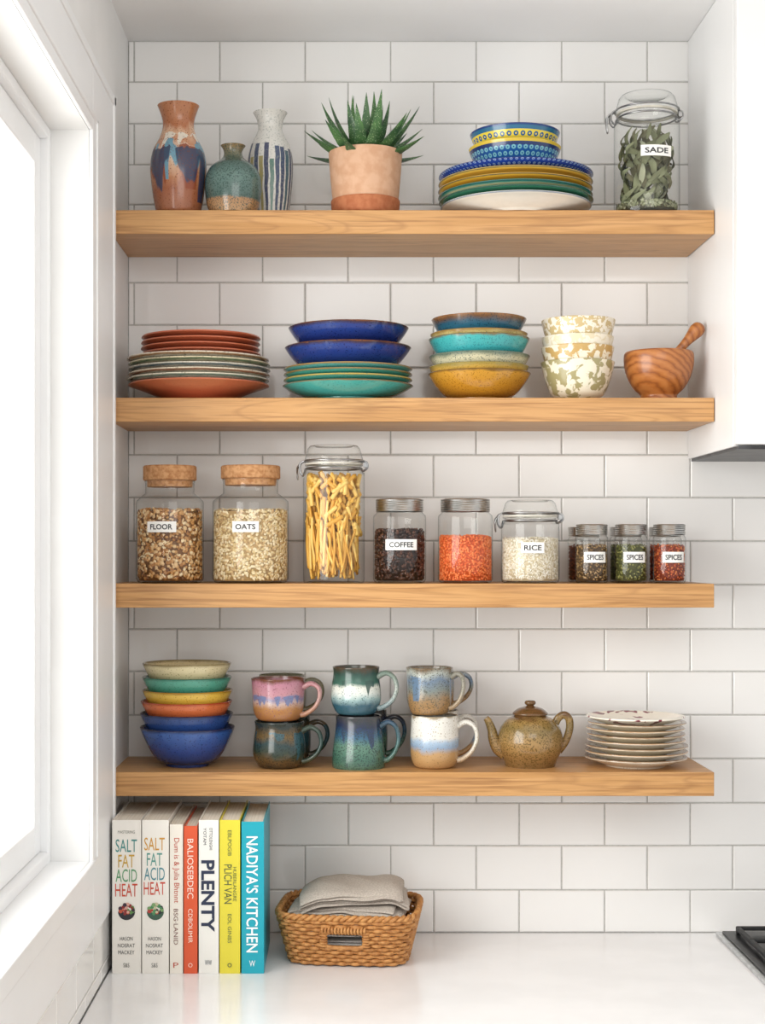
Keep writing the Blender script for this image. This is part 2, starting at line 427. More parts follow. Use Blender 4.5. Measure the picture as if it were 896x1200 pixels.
wob=nd(nt,'ShaderNodeTexNoise',{'Vector':tc.outputs['Object'],'Scale':35.}).outputs[0]
an=mth(nt,'ADD',mth(nt,'MULTIPLY',an,25/6.28318),mth(nt,'ADD',40.,mth(nt,'MULTIPLY',wob,.5)))
cell=mth(nt,'FLOOR',an); fr=mth(nt,'ABSOLUTE',mth(nt,'SUBTRACT',mth(nt,'FRACT',an),.5))
wn=nd(nt,'ShaderNodeTexWhiteNoise',{'W':cell},noise_dimensions='1D')
wn2=nd(nt,'ShaderNodeTexWhiteNoise',{'W':mth(nt,'ADD',cell,.37)},noise_dimensions='1D')
cc=ramp(nt,wn.outputs[0],[(0,'222f5a'),(.25,'3f7466'),(.42,'2a4068'),(.62,'a89c60'),(.72,'2f5a6c'),(.92,'d4d2c8')],'CONSTANT')
top=mth(nt,'ADD',mth(nt,'MULTIPLY',wn2.outputs[0],.20*h),.54*h)
bot=mth(nt,'MULTIPLY',wn.outputs[0],.12*h)
zz_=s.outputs[2]
wl=mth(nt,'ADD',.20,mth(nt,'MULTIPLY',mth(nt,'DIVIDE',zz_,h),.38))
f=mth(nt,'MULTIPLY',mth(nt,'MULTIPLY',mth(nt,'LESS_THAN',zz_,top),mth(nt,'GREATER_THAN',zz_,bot)),mth(nt,'LESS_THAN',fr,wl))
c=mix(nt,mth(nt,'MULTIPLY',f,.92),'dddcd6',cc)
n2=nd(nt,'ShaderNodeTexNoise',{'Vector':tc.outputs['Object'],'Scale':350.}); c=mix(nt,mth(nt,'MULTIPLY',mth(nt,'GREATER_THAN',n2.outputs[0],.60),.5),c,'8d9692')
nt.links.new(c,p.inputs['Base Color']); p.inputs['Roughness'].default_value=.2
lathe_obj('vase',vessel(P),mt,(X(316.5,Y),Y,H+S1),'pale vase with dark blue and green striped drips','vase',angle=60)
# ---- potted succulent
Y=-.14; M=m(Y)
pl=thing('potted_plant','spiky green succulent in pale clay pot with saucer','potted plant',(X(428,Y),Y,H+S1))
CLAY=mN('pale_clay','c99c7b','d3aa8b',60,.75,bmp=.1); CLAY2=mN('terracotta_clay','a9623d','b8734c',80,.8,bmp=.1)
zr=Z(180,Y)-S1; zb=Z(236,Y)-S1
P=[(0,.006),(.035,.006),(36*M,.0065),(38*M,.02),(41*M,zr*.6),(43*M,zr-.004),(43*M,zr),(40.5*M,zr),(39.5*M,zr-.012),(0,zr-.014)]
MB().lathe(P).build('pot',CLAY,pl,angle=45)
MB().lathe([(0,.001),(37*M,.0),(39*M,.004),(40.5*M,zb-.002),(40*M,zb),(38.6*M,zb),(38*M,.005),(0,.005)]).build('saucer',CLAY2,pl)
SOIL=mN('potting_soil','3a2a1e','59432f',300,.95,bmp=.5); MB().lathe([(0,zr-.008),(39*M,zr-.010),(39*M,zr-.013)]).build('soil',SOIL,pl)
mt,nt,p=newmat('succulent_leaf')
vo=nd(nt,'ShaderNodeTexVoronoi',{'Vector':objco(nt),'Scale':330.}); f=ramp(nt,vo.outputs['Distance'],[(.22,(1,1,1,1)),(.3,(0,0,0,1))])
n=nd(nt,'ShaderNodeTexNoise',{'Vector':objco(nt),'Scale':30.}); c=ramp(nt,n.outputs[0],[(.35,'284a30'),(.65,'527c46')])
c=mix(nt,mth(nt,'MULTIPLY',f,.5),c,'b9c9a0'); nt.links.new(c,p.inputs['Base Color']); p.inputs['Roughness'].default_value=.4
mb=MB(); rr=random.Random(5)
NL=36
for i in range(NL):
    q=i/(NL-1); az=i*2.39996+.5; el=math.radians(84-64*q+rr.uniform(-5,5)); L=(.100+.018*math.sin(q*3.1)+rr.uniform(-.012,.012))*(1-.14*q)
    w0=.0106+.0030*q
    dirh=Vector((math.cos(az),math.sin(az),0)); side=Vector((-math.sin(az),math.cos(az),0))
    base=Vector((0,0,zr-.012))+dirh*(.004+.010*q); n_=14; vs=[];fs=[]
    pos=base.copy(); e=el-.25
    for k in range(n_+1):
        t=k/n_; d=dirh*math.cos(e)+Vector((0,0,1))*math.sin(e); nn=side.cross(d).normalized()
        w=w0*(1-t)**.85*(1+.3*math.sin(t*3))+.0002; w*=(1+.07*(k%2))
        for j in range(8):
            a=2*math.pi*j/8; x=math.cos(a); y=math.sin(a)
            vs.append(pos+side*(x*w)+nn*(y*w*.36+(x*x)*w*.32))
        pos=pos+d*(L/n_); e+=.03*(1 if q<.55 else .7)
    for k in range(n_):
        for j in range(8):
            l=(j+1)%8; fs.append([k*8+j,k*8+l,(k+1)*8+l,(k+1)*8+j])
    fs.append([n_*8+j for j in range(8)]); mb.add(vs,fs)
mb.build('foliage',mt,pl,angle=80,label='rosette of pointed speckled green leaves')
# ---- patterned plates and bowls
Y=-.132; cx=603.5; xx=X(cx,Y); Rp=90.*m(Y)
g='patterned plates on the top shelf'
specs=[('white',.0,.0200,'efece2','e6e2d6','glazed white plate with fine blue rim line'),('green',.0078,.0210,'2f7a5c','225c48','green glazed plate with patterned edge'),('teal',.0156,.0215,'2f8a80','dfd9a8','teal and cream patterned plate'),('yellow',.0256,.022,'dfae3a','c78a22','mustard yellow glazed plate'),('gold',.0372,.022,'e8c050','b98a2a','golden yellow glazed plate with dark rim'),('blue',.0500,.022,'2b4aa0','1c2f72','cobalt blue plate with dotted rim')]
for i,(n_,z0_,hp,c1,c2,lb) in enumerate(specs):
    R=Rp*(1.0 if i else .975)
    if n_=='blue': mt=dotted('plate_'+n_,[(0,'1f3a84'),(.6,'2746a2'),(.9,'1c2f72')],hp,'8fabd8',90,5,.28,.45,1.)
    else: mt=glaze('plate_'+n_,[(0,c1),(.62,c1),(.78,c2),(.86,c1),(.93,'2c4a4a' if n_!='white' else '5a7aa0'),(.99,c1)],hp,.01,60,1.,None)
    lathe_obj('plate',plate_prof(R,hp,t=.0034,e=1.15),mt,(xx+rr.uniform(-.001,.001),Y,H+S1+z0_),lb,'plate',g,rz=i)
mt1=dotted('bowl_scale_pattern',[(0,'1f3f7a'),(.40,'235a9a'),(.8,'1c3568'),(.90,'e0c040')],.056,'7fc0c8',46,6,.36,.15,.85)
mt2=dotted('bowl_band_pattern',[(0,'1f3f8a'),(.42,'2c6f98'),(.56,'e2cc48'),(.8,'e2cc48'),(.82,'2a6a8c'),(.93,'1f3f7a')],.054,'1f5a8a',38,5,.36,.5,.84)
xb=X(603,Y)
lathe_obj('bowl',bowl_prof(54*m(Y),.056,p=.45),mt1,(xb,Y,H+S1+.061),'blue bowl with scale pattern nested on plates','bowl','patterned bowls on the top shelf')
lathe_obj('bowl',bowl_prof(52.5*m(Y),.054,p=.45),mt2,(xb,Y,H+S1+.088),'blue and yellow banded bowl on top','bowl','patterned bowls on the top shelf')

# ---- shelf two, stack 1
g='stacked plates on the second shelf'
Y=-.131
TC=glaze('terracotta_glaze',[(0,'9c4226'),(.5,'ad5033'),(.95,'c06a48')],.02,.05,30,1,'8a3a22',rough=.3,spd=.7)
x1=X(233,Y); Rb=83*m(Y)
lathe_obj('plate',plate_prof(Rb*.99,.028,rf=.5*Rb,t=.004,e=.8),TC,(x1,Y,H+S2),'deep terracotta plate at the stack base','plate',g)
cl=[('e2dac6','4a7a6c'),('e6dcc4','9c5a3a'),('dfd8c8','2f5a6a'),('e4d6b4','5a7a5a'),('e8e0ce','a07040')]
for i,(c1,c2) in enumerate(cl):
    mt=glaze('stone_plate_%d'%i,[(0,c1),(.70,c1),(.80,c2),(.97,c1)],.018,.05,40,1,'6a5a4a',spd=.64)
    lathe_obj('plate',plate_prof(Rb*(1-.005*(i%2)),.018,t=.0038),mt,(x1+rr.uniform(-.0015,.0015),Y,H+S2+.0185+i*.0086),'cream stoneware plate with speckled coloured edge','plate',g,rz=i)
x2=X(235.5,Y); Rt=69.5*m(Y)
for i in range(4):
    lathe_obj('plate',plate_prof(Rt,.017,t=.0045),TC,(x2+rr.uniform(-.001,.001),Y,H+S2+.0625+i*.0093),'small matte terracotta plate','plate',g,rz=i)
# stack 2
g='teal and blue dishes on the second shelf'
x3=X(407.5,Y); Rb=76.5*m(Y)
TEAL=glaze('teal_glaze',[(0,'2f9490'),(.6,'3fa8a2'),(.88,'4ab0a8'),(.97,'8a6a40')],.027,.03,30,1,'2a7a78')
lathe_obj('bowl',bowl_prof(Rb,.027,rf=.5*Rb,p=.6,t=.004),TEAL,(x3,Y,H+S2),'shallow teal bowl at the stack base','bowl',g)
for i in range(3):
    mt=glaze('teal_plate_%d'%i,[(0,['3c9a8c','4cae9c','46a8a8'][i]),(.8,['58b4a2','52b0a0','6ac0b8'][i]),(.9,['b8a050','8a7040','9a7a48'][i])],.018,.03,30,1,'2a7a70')
    lathe_obj('plate',plate_prof(Rb*.985,.018,t=.004),mt,(x3,Y,H+S2+.0185+i*.0092),'teal glazed plate with brown edge','plate',g,rz=i)
for i,(R,hh,z0,c) in enumerate(((74*m(Y),.047,.0435,'1a3278'),(70.5*m(Y),.048,.0755,'182d72'))):
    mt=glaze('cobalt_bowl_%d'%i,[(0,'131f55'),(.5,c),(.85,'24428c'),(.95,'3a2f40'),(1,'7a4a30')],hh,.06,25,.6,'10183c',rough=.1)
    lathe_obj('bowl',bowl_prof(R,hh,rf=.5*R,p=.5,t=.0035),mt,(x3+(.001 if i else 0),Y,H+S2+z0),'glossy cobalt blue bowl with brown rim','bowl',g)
# stack 3
g='stacked glazed bowls on the second shelf'
x4=X(561,Y)
for i,(w,hh,z0,st,sp,lb) in enumerate((
  (60,.047,0,[(0,'a8741a'),(.5,'bd8424'),(.9,'c99436'),(.97,'7a5a28')],'8a5c18','mustard yellow bowl at the stack base'),
  (58.7,.047,.011,[(0,'c89030'),(.8,'d8ac50'),(.95,'9a8a48')],'9a7a30','thin mustard yellow bowl with olive rim'),
  (59,.048,.028,[(0,'c9c3a0'),(.8,'cdc8a8'),(.94,'6a7a6a')],'4a5a58','cream bowl with dark speckles'),
  (59,.055,.050,[(0,'2f8f98'),(.5,'3aa4aa'),(.9,'46b0b0'),(.97,'7a6a48')],'2a7a80','turquoise glazed bowl with brown rim'),
  (57.0,.052,.061,[(0,'c8b878'),(.85,'d0c080'),(.95,'9a7a40')],'8a7a48','cream yellow bowl with brown rim'),
  (55.5,.050,.088,[(0,'1e5068'),(.45,'2a6f88'),(.75,'23566e'),(.9,'6a4a30'),(1,'9a6a40')],'16303c','deep blue bowl with brown mottled rim'))):
    mt=glaze('bowl_c_%d'%i,st,hh,.07,32,.6,sp,spd=.62)
    lathe_obj('bowl',bowl_prof(w*m(Y),hh,p=.5,rf=w*m(Y)*.48),mt,(x4+rr.uniform(-.0006,.0006),Y,H+S2+z0),lb,'bowl',g,rz=i)
# stack 4 floral
g='floral bowls on the second shelf'
x5=X(677,Y)
for i,(w,hh,z0,b,s_,sc_,th) in enumerate(((43,.066,0,'a59c70','ece5d0',60,.49),(42.5,.066,.0245,'c3a164','efe6cf',85,.5),(42,.066,.0415,'e2d6b6','efe8d6',100,.5),(43,.066,.070,'cbb584','f0e9d8',120,.49))):
    lathe_obj('bowl',bowl_prof(w*m(Y),hh,p=.42,t=.0026,rf=w*m(Y)*.5),blotch('floral_%d'%i,b,s_,sc_,th,det=3.,dist=.4,soft=.02),(x5+rr.uniform(-.001,.001),Y,H+S2+z0),'cream bowl with beige floral print','bowl',g,rz=i*1.3)
# mortar and pestle
Y=-.13; M=m(Y)
mt,nt,p=newmat('olive_wood')
wv=nd(nt,'ShaderNodeTexWave',{'Vector':objco(nt,(1,1,2.2)),'Scale':24.,'Distortion':4.,'Detail':4.,'Detail Scale':1.6}, bands_direction='DIAGONAL')
c=ramp(nt,wv.outputs[1],[(0,'8f5228'),(.2,'a9662f'),(.7,'b5723a'),(1,'bd7c42')])
n=nd(nt,'ShaderNodeTexNoise',{'Vector':objco(nt,(1,1,4)),'Scale':60.,'Detail':4.}); c=mix(nt,mth(nt,'MULTIPLY',n.outputs[0],.35),c,'8a4c22')
nt.links.new(c,p.inputs['Base Color']); p.inputs['Roughness'].default_value=.33; p.inputs['Coat Weight'].default_value=.2
P=[(0,.002),(.024,.002),(.028,0),(.031,.003),(.030,.009),(.032,.013),(.043,.024),(.053,.043),(.0575,.062),(.0575,.078),(.055,.083),(.051,.083),(.050,.077),(.048,.060),(.040,.036),(.022,.022),(0,.018)]
lathe_obj('mortar',catmull(P,3),mt,(X(771.5,Y),Y,H+S2),'round turned olive wood mortar','mortar',angle=70)
mb=MB()
pr=[(0,0),(.010,.001),(.0135,.006),(.0135,.014),(.009,.030),(.0072,.055),(.0075,.085),(.0105,.102),(.0125,.112),(.0105,.121),(.005,.1255),(0,.126)]
mb.lathe(catmull(pr,3),24)
o=mb.build('pestle',mt,loc=(X(771.5,Y)-.012,Y,H+S2+.034),rot=(math.radians(4),math.radians(41),0),angle=80)
tag(o,'wooden pestle leaning in the mortar','pestle')

# ============================================================ JARS
CORK=mN('cork','ab764a','c9996b',150,.85,bmp=.4,lo=.35,hi=.6)
LIDM=mN('brushed_lid_metal','a8a8a6','c6c6c4',40,.3,metal=1.)
WIRE=mN('steel_wire','8e8f90','b0b0b0',60,.3,metal=1.)
RUB=mN('rubber_seal','c9c4b8','d8d4c8',60,.6)
def jar_body(R,h,Rn,hs,parent):
    P=[(0,.0025),(R*.80,.0025),(R*.86,.0),(R*.93,.001),(R,.007),(R,hs*.5),(R,hs),(R*.985,hs+.004),(Rn+(R-Rn)*.45,hs+.011),(Rn,hs+.017),(Rn,h-.003),(Rn+.0012,h-.002),(Rn+.0012,h),(Rn-.002,h)]
    MB().lathe(P,72).build('glass_body',GLASS,parent,angle=60,label='clear glass body')
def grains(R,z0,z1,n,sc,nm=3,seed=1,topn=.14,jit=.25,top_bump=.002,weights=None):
    """loose grains lying against the glass over a core coloured dark for shade in the gaps; last material = core"""
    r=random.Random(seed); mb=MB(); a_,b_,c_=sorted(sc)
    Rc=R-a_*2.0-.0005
    mb.lathe([(0,z0),(Rc,z0),(Rc,z1-.0015),(Rc*.5,z1+.0002),(0,z1+.0002)],32,nm)  # core in a darker colour, painting the shade between the grains
    for i in range(n):
        s=[q*r.uniform(1-jit,1+jit) for q in (a_,b_,c_)]
        mi=r.choices(range(nm),weights)[0] if weights else r.randrange(nm)
        if i<n*topn:
            rad=math.sqrt(r.random())*(R-c_*1.25); a=r.uniform(0,6.28); c=(rad*math.cos(a),rad*math.sin(a),z1+r.uniform(-.0005,top_bump)+.0015*math.sin(3*a+seed))
            rot=Matrix.Rotation(r.uniform(0,6.28),3,'Z')@Matrix.Rotation(r.uniform(.9,2.2),3,'Y')@Matrix.Rotation(r.uniform(0,6.28),3,'X')
        else:
            a=r.uniform(0,6.28); rad=R-s[0]*r.uniform(1.05,2.0)-.0003-s[2]*s[2]/(2*R)
            c=(rad*math.cos(a),rad*math.sin(a),r.uniform(z0+c_*.9,z1))
            rot=Matrix.Rotation(a,3,'Z')@Matrix.Rotation(r.uniform(-.22,.22),3,'Y')@Matrix.Rotation(r.uniform(0,6.28),3,'X')
        mb.blob(c,s,rot,1,mi)
    return mb
def fill(name,mb,mats,loc,label,cat):
    o=mb.build(name,mats,loc=loc,angle=180); tag(o,label,cat,kind='stuff'); return o
def cork_jar(cx,Y,wpx,ytop,yc,ysh,label_text,lx,lw,ly,lb):
    M=m(Y); x=X(cx,Y); R=wpx/2*M; base=H+S3
    e=thing('storage_jar',lb,'jar',(x,Y,base),group='cork lidded jars')
    zt=Z(ytop,Y)-S3; zc=Z(yc,Y)-S3; zs=Z(ysh,Y)-S3; Rn=R*.72
    jar_body(R,zc+.006,Rn,zs,e)
    MB().lathe([(0,zc-.004),(Rn-.003,zc-.004),(Rn-.0025,zc+.006),(Rn+.002,zc+.0065),(Rn+.004,zc+.008),(Rn+.004,zt-.002),(Rn+.002,zt),(0,zt)],48).build('cork_lid',CORK,e,angle=35,label='round cork lid')
    jar_label(e,R,Z(ly,Y)-S3,lw*M,12.5*M,(lx-cx)*M/R,label_text)
    return x,Y,base,R
def metal_ring(mb,R,z,r=.0012,seg=48): mb.tube([(R*math.cos(2*math.pi*i/seg),R*math.sin(2*math.pi*i/seg),z) for i in range(seg)],r,6,True)
def screw_jar(name,cx,Y,wpx,ytop,ylid,lb,group,sh=.010,txt=None,lw=0,ly=0,lx=None,neck=.86):
    M=m(Y); x=X(cx,Y); R=wpx/2*M; base=H+S3
    e=thing(name,lb,'jar',(x,Y,base),group=group)
    zt=Z(ytop,Y)-S3; zl=Z(ylid,Y)-S3; Rn=R*neck
    P=[(0,.0025),(R*.80,.0025),(R*.86,0),(R*.93,.001),(R,.006),(R,zl-sh),(R*.98,zl-sh*.6),(Rn,zl-.001),(Rn,zt-.003)]
    MB().lathe(P,64).build('glass_body',GLASS,e,angle=60,label='clear glass body')
    mb=MB(); n=5; hh=zt-zl; L=[(Rn+.0005,zl)]
    for i in range(n): L+= [(Rn+.0022,zl+hh*(i+.15)/(n+.6)),(Rn+.0014,zl+hh*(i+.6)/(n+.6))]
    L+=[(Rn+.0022,zt-.0015),(Rn+.0008,zt),(Rn-.004,zt),(Rn-.005,zt-.0008),(0,zt-.0008)]
    mb.lathe(L,64).build('screw_lid',LIDM,e,angle=30,label='silver metal screw lid')
    if txt: jar_label(e,R,Z(ly,Y)-S3,lw*M,12.5*M,((lx or cx)-cx)*M/R,txt)
    return x,Y,base,R
def clip_jar(cx,Y,wpx,ytop,ylid,ysh,S,lb,txt=None,lw=0,ly=0,lx=None,neck=.9,big=1.):
    M=m(Y); x=X(cx,Y); R=wpx/2*M; base=H+S
    e=thing('clip_top_jar',lb,'jar',(x,Y,base),group='wire clip glass jars')
    zt=Z(ytop,Y)-S; zl=Z(ylid,Y)-S; zs=Z(ysh,Y)-S; Rn=R*neck
    P=[(0,.0025),(R*.80,.0025),(R*.86,0),(R*.93,.001),(R,.007),(R,zs*.5),(R,zs),(R*.985,zs+(zl-zs)*.3),(Rn*.97,zs+(zl-zs)*.7),(Rn*.97,zl-.003),(Rn+.002,zl-.002),(Rn+.002,zl)]
    MB().lathe(catmull(P,2),72).build('glass_body',GLASS,e,angle=60,label='clear glass body')
    MB().lathe([(Rn-.004,zl),(Rn+.0015,zl),(Rn+.0018,zl+.0015),(Rn+.0015,zl+.003),(Rn-.004,zl+.003)],48).build('seal',RUB,e,label='pale rubber sealing ring')
    MB().lathe([(Rn-.004,zl+.003),(Rn+.002,zl+.003),(Rn+.003,zl+.007),(Rn+.001,zl+(zt-zl)*.45),(Rn*.95,zl+(zt-zl)*.82),(Rn*.86,zt-.001),(Rn*.72,zt),(Rn*.66,zt-.003),(0,zt-.003)],64).build('glass_lid',GLASS,e,angle=60,label='clear domed glass lid')
    mb=MB(); metal_ring(mb,Rn*.97+.0018,zl-.006,.0016); metal_ring(mb,Rn+.0042,zl+.0065,.0016)
    r=Rn+.003
    for sy in (-.008,.008):
        mb.tube(catmull([(r-.001,sy,zl+.0065),(r+.006,sy,zl+.004),(r+.007,sy,zl-.004),(r,sy*.9,zl-.010),(r-.004,sy*.7,zl-.006)],5),.0015,6)
        mb.tube(catmull([(-r+.001,sy,zl+.0065),(-r-.007,sy,zl+.002),(-r-.007*big,sy,zl-.010),(-r-.002,sy,zl-.018),(-r+.002,sy*.8,zl-.006)],5),.0015,6)
    mb.tube(catmull([(-r-.006,-.008,zl+.002),(-r-.012*big,-.005,zl-.006),(-r-.011*big,0,zl-.024*big),(-r-.012*big,.005,zl-.006),(-r-.006,.008,zl+.002)],6),.0015,6)
    mb.box(r,r+.006,-.008,.008,zl-.004,zl+.004)
    mb.build('wire_clasp',WIRE,e,angle=60,label='steel wire clasp and hinge')
    if txt: jar_label(e,R,Z(ly,Y)-S,lw*M,12.5*M,((lx or cx)-cx)*M/R,txt)
    return x,Y,base,R
Y=-.13
def matsL(n,cols,r=.6): return [mN('%s_%d'%(n,i),c,c,50,r) for i,c in enumerate(cols)]
x,y,b,R=cork_jar(199,Y,79,546,568,590,'FLOOR',193,35,618,'cork lidded glass jar filled with granola')
zt=Z(599,Y)-S3
fill('granola',grains(R-.0012,.004,zt,2300,(.0018,.0030,.0038),5,2,weights=[5,4,4,1.6,2],jit=.4),matsL('granola',['c9985e','ad7840','dfbc8c','744824','ecd6ae','7a5128']),(x,y,b),'clustered granola with oats and nuts','granola')
x,y,b,R=cork_jar(293.5,Y,89,546,566,590,'OATS',290,31,618,'wide cork lidded glass jar filled with oats')
zt=Z(599,Y)-S3
fill('oats',grains(R-.0014,.004,zt,4200,(.0007,.0024,.0031),4,3),matsL('oats',['e2cea4','d4b985','eddcb8','c9a878','b09060']),(x,y,b),'pale rolled oats','oats')
# pasta
x,y,b,R=clip_jar(391,Y,72,522,545,560,S3,'tall wire clip glass jar filled with pasta')
mb=MB(); r=random.Random(8)
zt=Z(553,Y)-S3
def clampc(v,q):
    d=math.hypot(v.x,v.y)
    return v if d<q else Vector((v.x*q/d,v.y*q/d,v.z))
# leaning lengths fanning through the jar
for i in range(170):
    rad=(R-.007)*math.sqrt(r.uniform(.2,1)); a=r.uniform(0,6.28); ln=r.uniform(.45,.8)
    p0=Vector((rad*math.cos(a),rad*math.sin(a),.006+r.uniform(0,.03)))
    off=Vector((r.gauss(-.010,.022),r.gauss(0,.02),0)); p1=clampc(p0+off,R-.007); p1.z=p0.z+(zt-.03)*ln*.9
    mid=clampc((p0+p1)*.5+Vector((r.uniform(-.005,.005),r.uniform(-.005,.005),0)),R-.0065)
    if r.random()<.35: mb.tube(catmull([p0,mid,p1],9),.0034,6,mi=i%3,flat=.4,twist=.28)
    else: mb.tube(catmull([p0,mid,p1],6),.0028,7,mi=i%3,flat=.8)
# shorter quills and twists in the upper half, lying every way against the glass
for i in range(230):
    a=r.uniform(0,6.28); rad=(R-.0075)*math.sqrt(r.uniform(.3,1)); z=zt-.014-r.random()**1.4*.085
    c=Vector((rad*math.cos(a),rad*math.sin(a),max(.03,z))); tg=Vector((-math.sin(a),math.cos(a),0)); th=r.uniform(-1.1,1.1)
    d=(tg*math.sin(th)+Vector((0,0,1))*math.cos(th))*r.uniform(.010,.017)
    pts=[clampc(c+d*k/3.,R-.006) for k in range(-3,4)]
    if i%3==0: mb.tube(catmull(pts,2),.0040,6,mi=i%3,flat=.45,twist=.5)
    else: mb.tube(pts,.0038,8,mi=i%3)
fill('pasta',mb,matsL('pasta',['e4b24e','d8a03e','efc870'],.5),(x,y,b),'dry golden pasta quills and lengths in the jar','pasta')
x,y,b,R=screw_jar('mason_jar',468,Y,62,585,600,'screw lid glass jar of coffee beans','screw lid jars',txt='COFFEE',lw=38,ly=638.5,lx=469)
fill('coffee_beans',grains(R-.0012,.004,Z(622,Y)-S3,1200,(.0018,.0024,.0034),4,4),matsL('coffee',['3a2016','4a2a1a','2a150e','573424','1c0c08'],.4),(x,y,b),'dark roasted coffee beans','coffee beans')
x,y,b,R=screw_jar('mason_jar',545,Y,64,585,600,'screw lid glass jar of red lentils','screw lid jars')
fill('red_lentils',grains(R-.0012,.004,Z(629,Y)-S3,2900,(.0009,.0018,.0019),4,5,jit=.15),matsL('lentil',['e0682c','d65a22','e87a3c','ee8c50','c24e1c'],.5),(x,y,b),'orange red lentils','lentils')
x,y,b,R=clip_jar(621,Y,68,586,606,618,S3,'squat wire clip glass jar of rice',txt='RICE',lw=27,ly=642,lx=620)
fill('rice',grains(R-.0012,.004,Z(632,Y)-S3,3900,(.0008,.0009,.0026),4,6,jit=.15),matsL('rice',['e8dfca','efe8d8','ddd1b6','f4efe4','cfc1a0'],.5),(x,y,b),'white long grain rice','rice')
SP=[((674+712)/2,-.150,'peppercorns',('8a6a3e','b8986a','5e4728','9c7a48','4c3820'),'SPICES'),((720+758)/2,-.150,'dried_herbs',('80803f','686a32','a09c5c','565828','44461e'),'SPICES'),((765+803)/2,-.150,'chilli_flakes',('b04a22','c8602e','8c3418','d68242','7a2c12'),'SPICES'),
    (684,-.062,'paprika',('7a3a1e','8a4a26','6a2e16','7a3a1e','4a200e'),None),(733,-.062,'green_spice',('5a5c34','6a6c3c','4a4a28','5a5c34','30321a'),None),(779,-.062,'red_spice',('b04a24','c25a2c','903818','b04a24','5c200c'),None)]
for i,(cx,Yj,nm,cc,tx) in enumerate(SP):
    x,y,b,R=screw_jar('spice_jar',cx,Yj,38,614.5+(0 if tx else 3),627+(0 if tx else 2),'small silver lidded spice jar of '+nm.replace('_',' '),'small spice jars',sh=.006,txt=tx,lw=27,ly=653,lx=cx+1.5,neck=.9)
    fill(nm,grains(R-.0010,.004,Z(640,Yj)-S3,700,(.0010,.0014,.0018),4,20+i),matsL(nm,cc),(x,y,b),nm.replace('_',' ')+' inside small glass spice jar','spice')
# sage jar
Y=-.15
x,y,b,R=clip_jar(757.5,Y,76,112,135,152,S1,'tall wire clip glass jar of dried sage',txt='SADE',lw=37,ly=185.5,lx=762,big=1.25)
mb=MB(); r=random.Random(4); zt=Z(150,Y)-S1
for i in range(210):
    L=r.uniform(.013,.024); w=L*r.uniform(.20,.32)
    a=r.uniform(0,6.28); rad=(R-.010)*math.sqrt(r.uniform(.25,1)); c=Vector((rad*math.cos(a),rad*math.sin(a),r.uniform(.018,zt-L*.7)))
    tang=Vector((-math.sin(a),math.cos(a),0)); up=Vector((0,0,1)); th=r.uniform(-1.2,1.2); d=(tang*math.sin(th)+up*math.cos(th)).normalized(); n_=(Vector((math.cos(a),math.sin(a),0))+tang*r.uniform(-.6,.6)).normalized(); s=d.cross(n_).normalized()
    vs=[];fs=[];K=8
    for k in range(K+1):
        t=k/K; ww=w*math.sin(math.pi*(.04+.92*t)**.8)*.5+.0003; bend=-n_*(.30*L*(2*t-1)**2)+n_*.003*math.sin(5*t+i)
        cc=c+d*L*(2*t-1)+bend
        for q,e_ in ((-1,.5),(0,-.35),(1,.5)): vs.append(cc+s*ww*2*q+n_*(e_*ww))
    for k in range(K):
        for q in range(2): fs.append([k*3+q,k*3+q+1,(k+1)*3+q+1,(k+1)*3+q])
    mb.add([clampc(v,R-.0035-.002*(i%3)/3) for v in vs],fs,r.randrange(4))
g_=grains(R-.003,.005,.018,420,(.0010,.0024,.0036),4,9); mb.add(g_.v,g_.f); mb.mi[-len(g_.f):]=g_.mi
fill('dried_sage',mb,matsL('sage',['828768','6c7052','9b9e84','605e44','3f3d28'],.8),(x,y,b),'grey green dried sage leaves','dried herbs')

# ============================================================ SHELF FOUR
Y=-.115; x6=X(219,Y)
g='rainbow stack of bowls'
for i,(w,hh,zr_,c,sp,lb) in enumerate(((55.5,.066,.066,('182f66','24468c','345fa8'),'14204a','large deep blue bowl at the stack base'),(54.5,.056,.089,('1c3a7c','2c529c','2a4a86'),'14204a','cobalt blue glazed bowl'),(53.5,.052,.1095,('c8532a','d8683a','e07a48'),'a84020','glossy orange glazed bowl'),(53,.052,.128,('d0a030','deb23c','e8c250'),'a87a20','glossy yellow glazed bowl'),(52.5,.052,.150,('3c8a78','4a9c86','58a892'),'2a6a5a','sea green glazed bowl'),(52,.052,.173,('d0c290','dccfa2','e2d6ac'),'8a7a50','pale cream bowl with brown flecked rim'))):
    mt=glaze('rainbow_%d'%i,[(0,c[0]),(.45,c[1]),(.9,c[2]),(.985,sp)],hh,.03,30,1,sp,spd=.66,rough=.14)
    lathe_obj('bowl',bowl_prof(w*m(Y),hh,p=.5),mt,(x6+rr.uniform(-.0008,.0008),Y,H+S4+zr_-hh),lb,'bowl',g,rz=i)
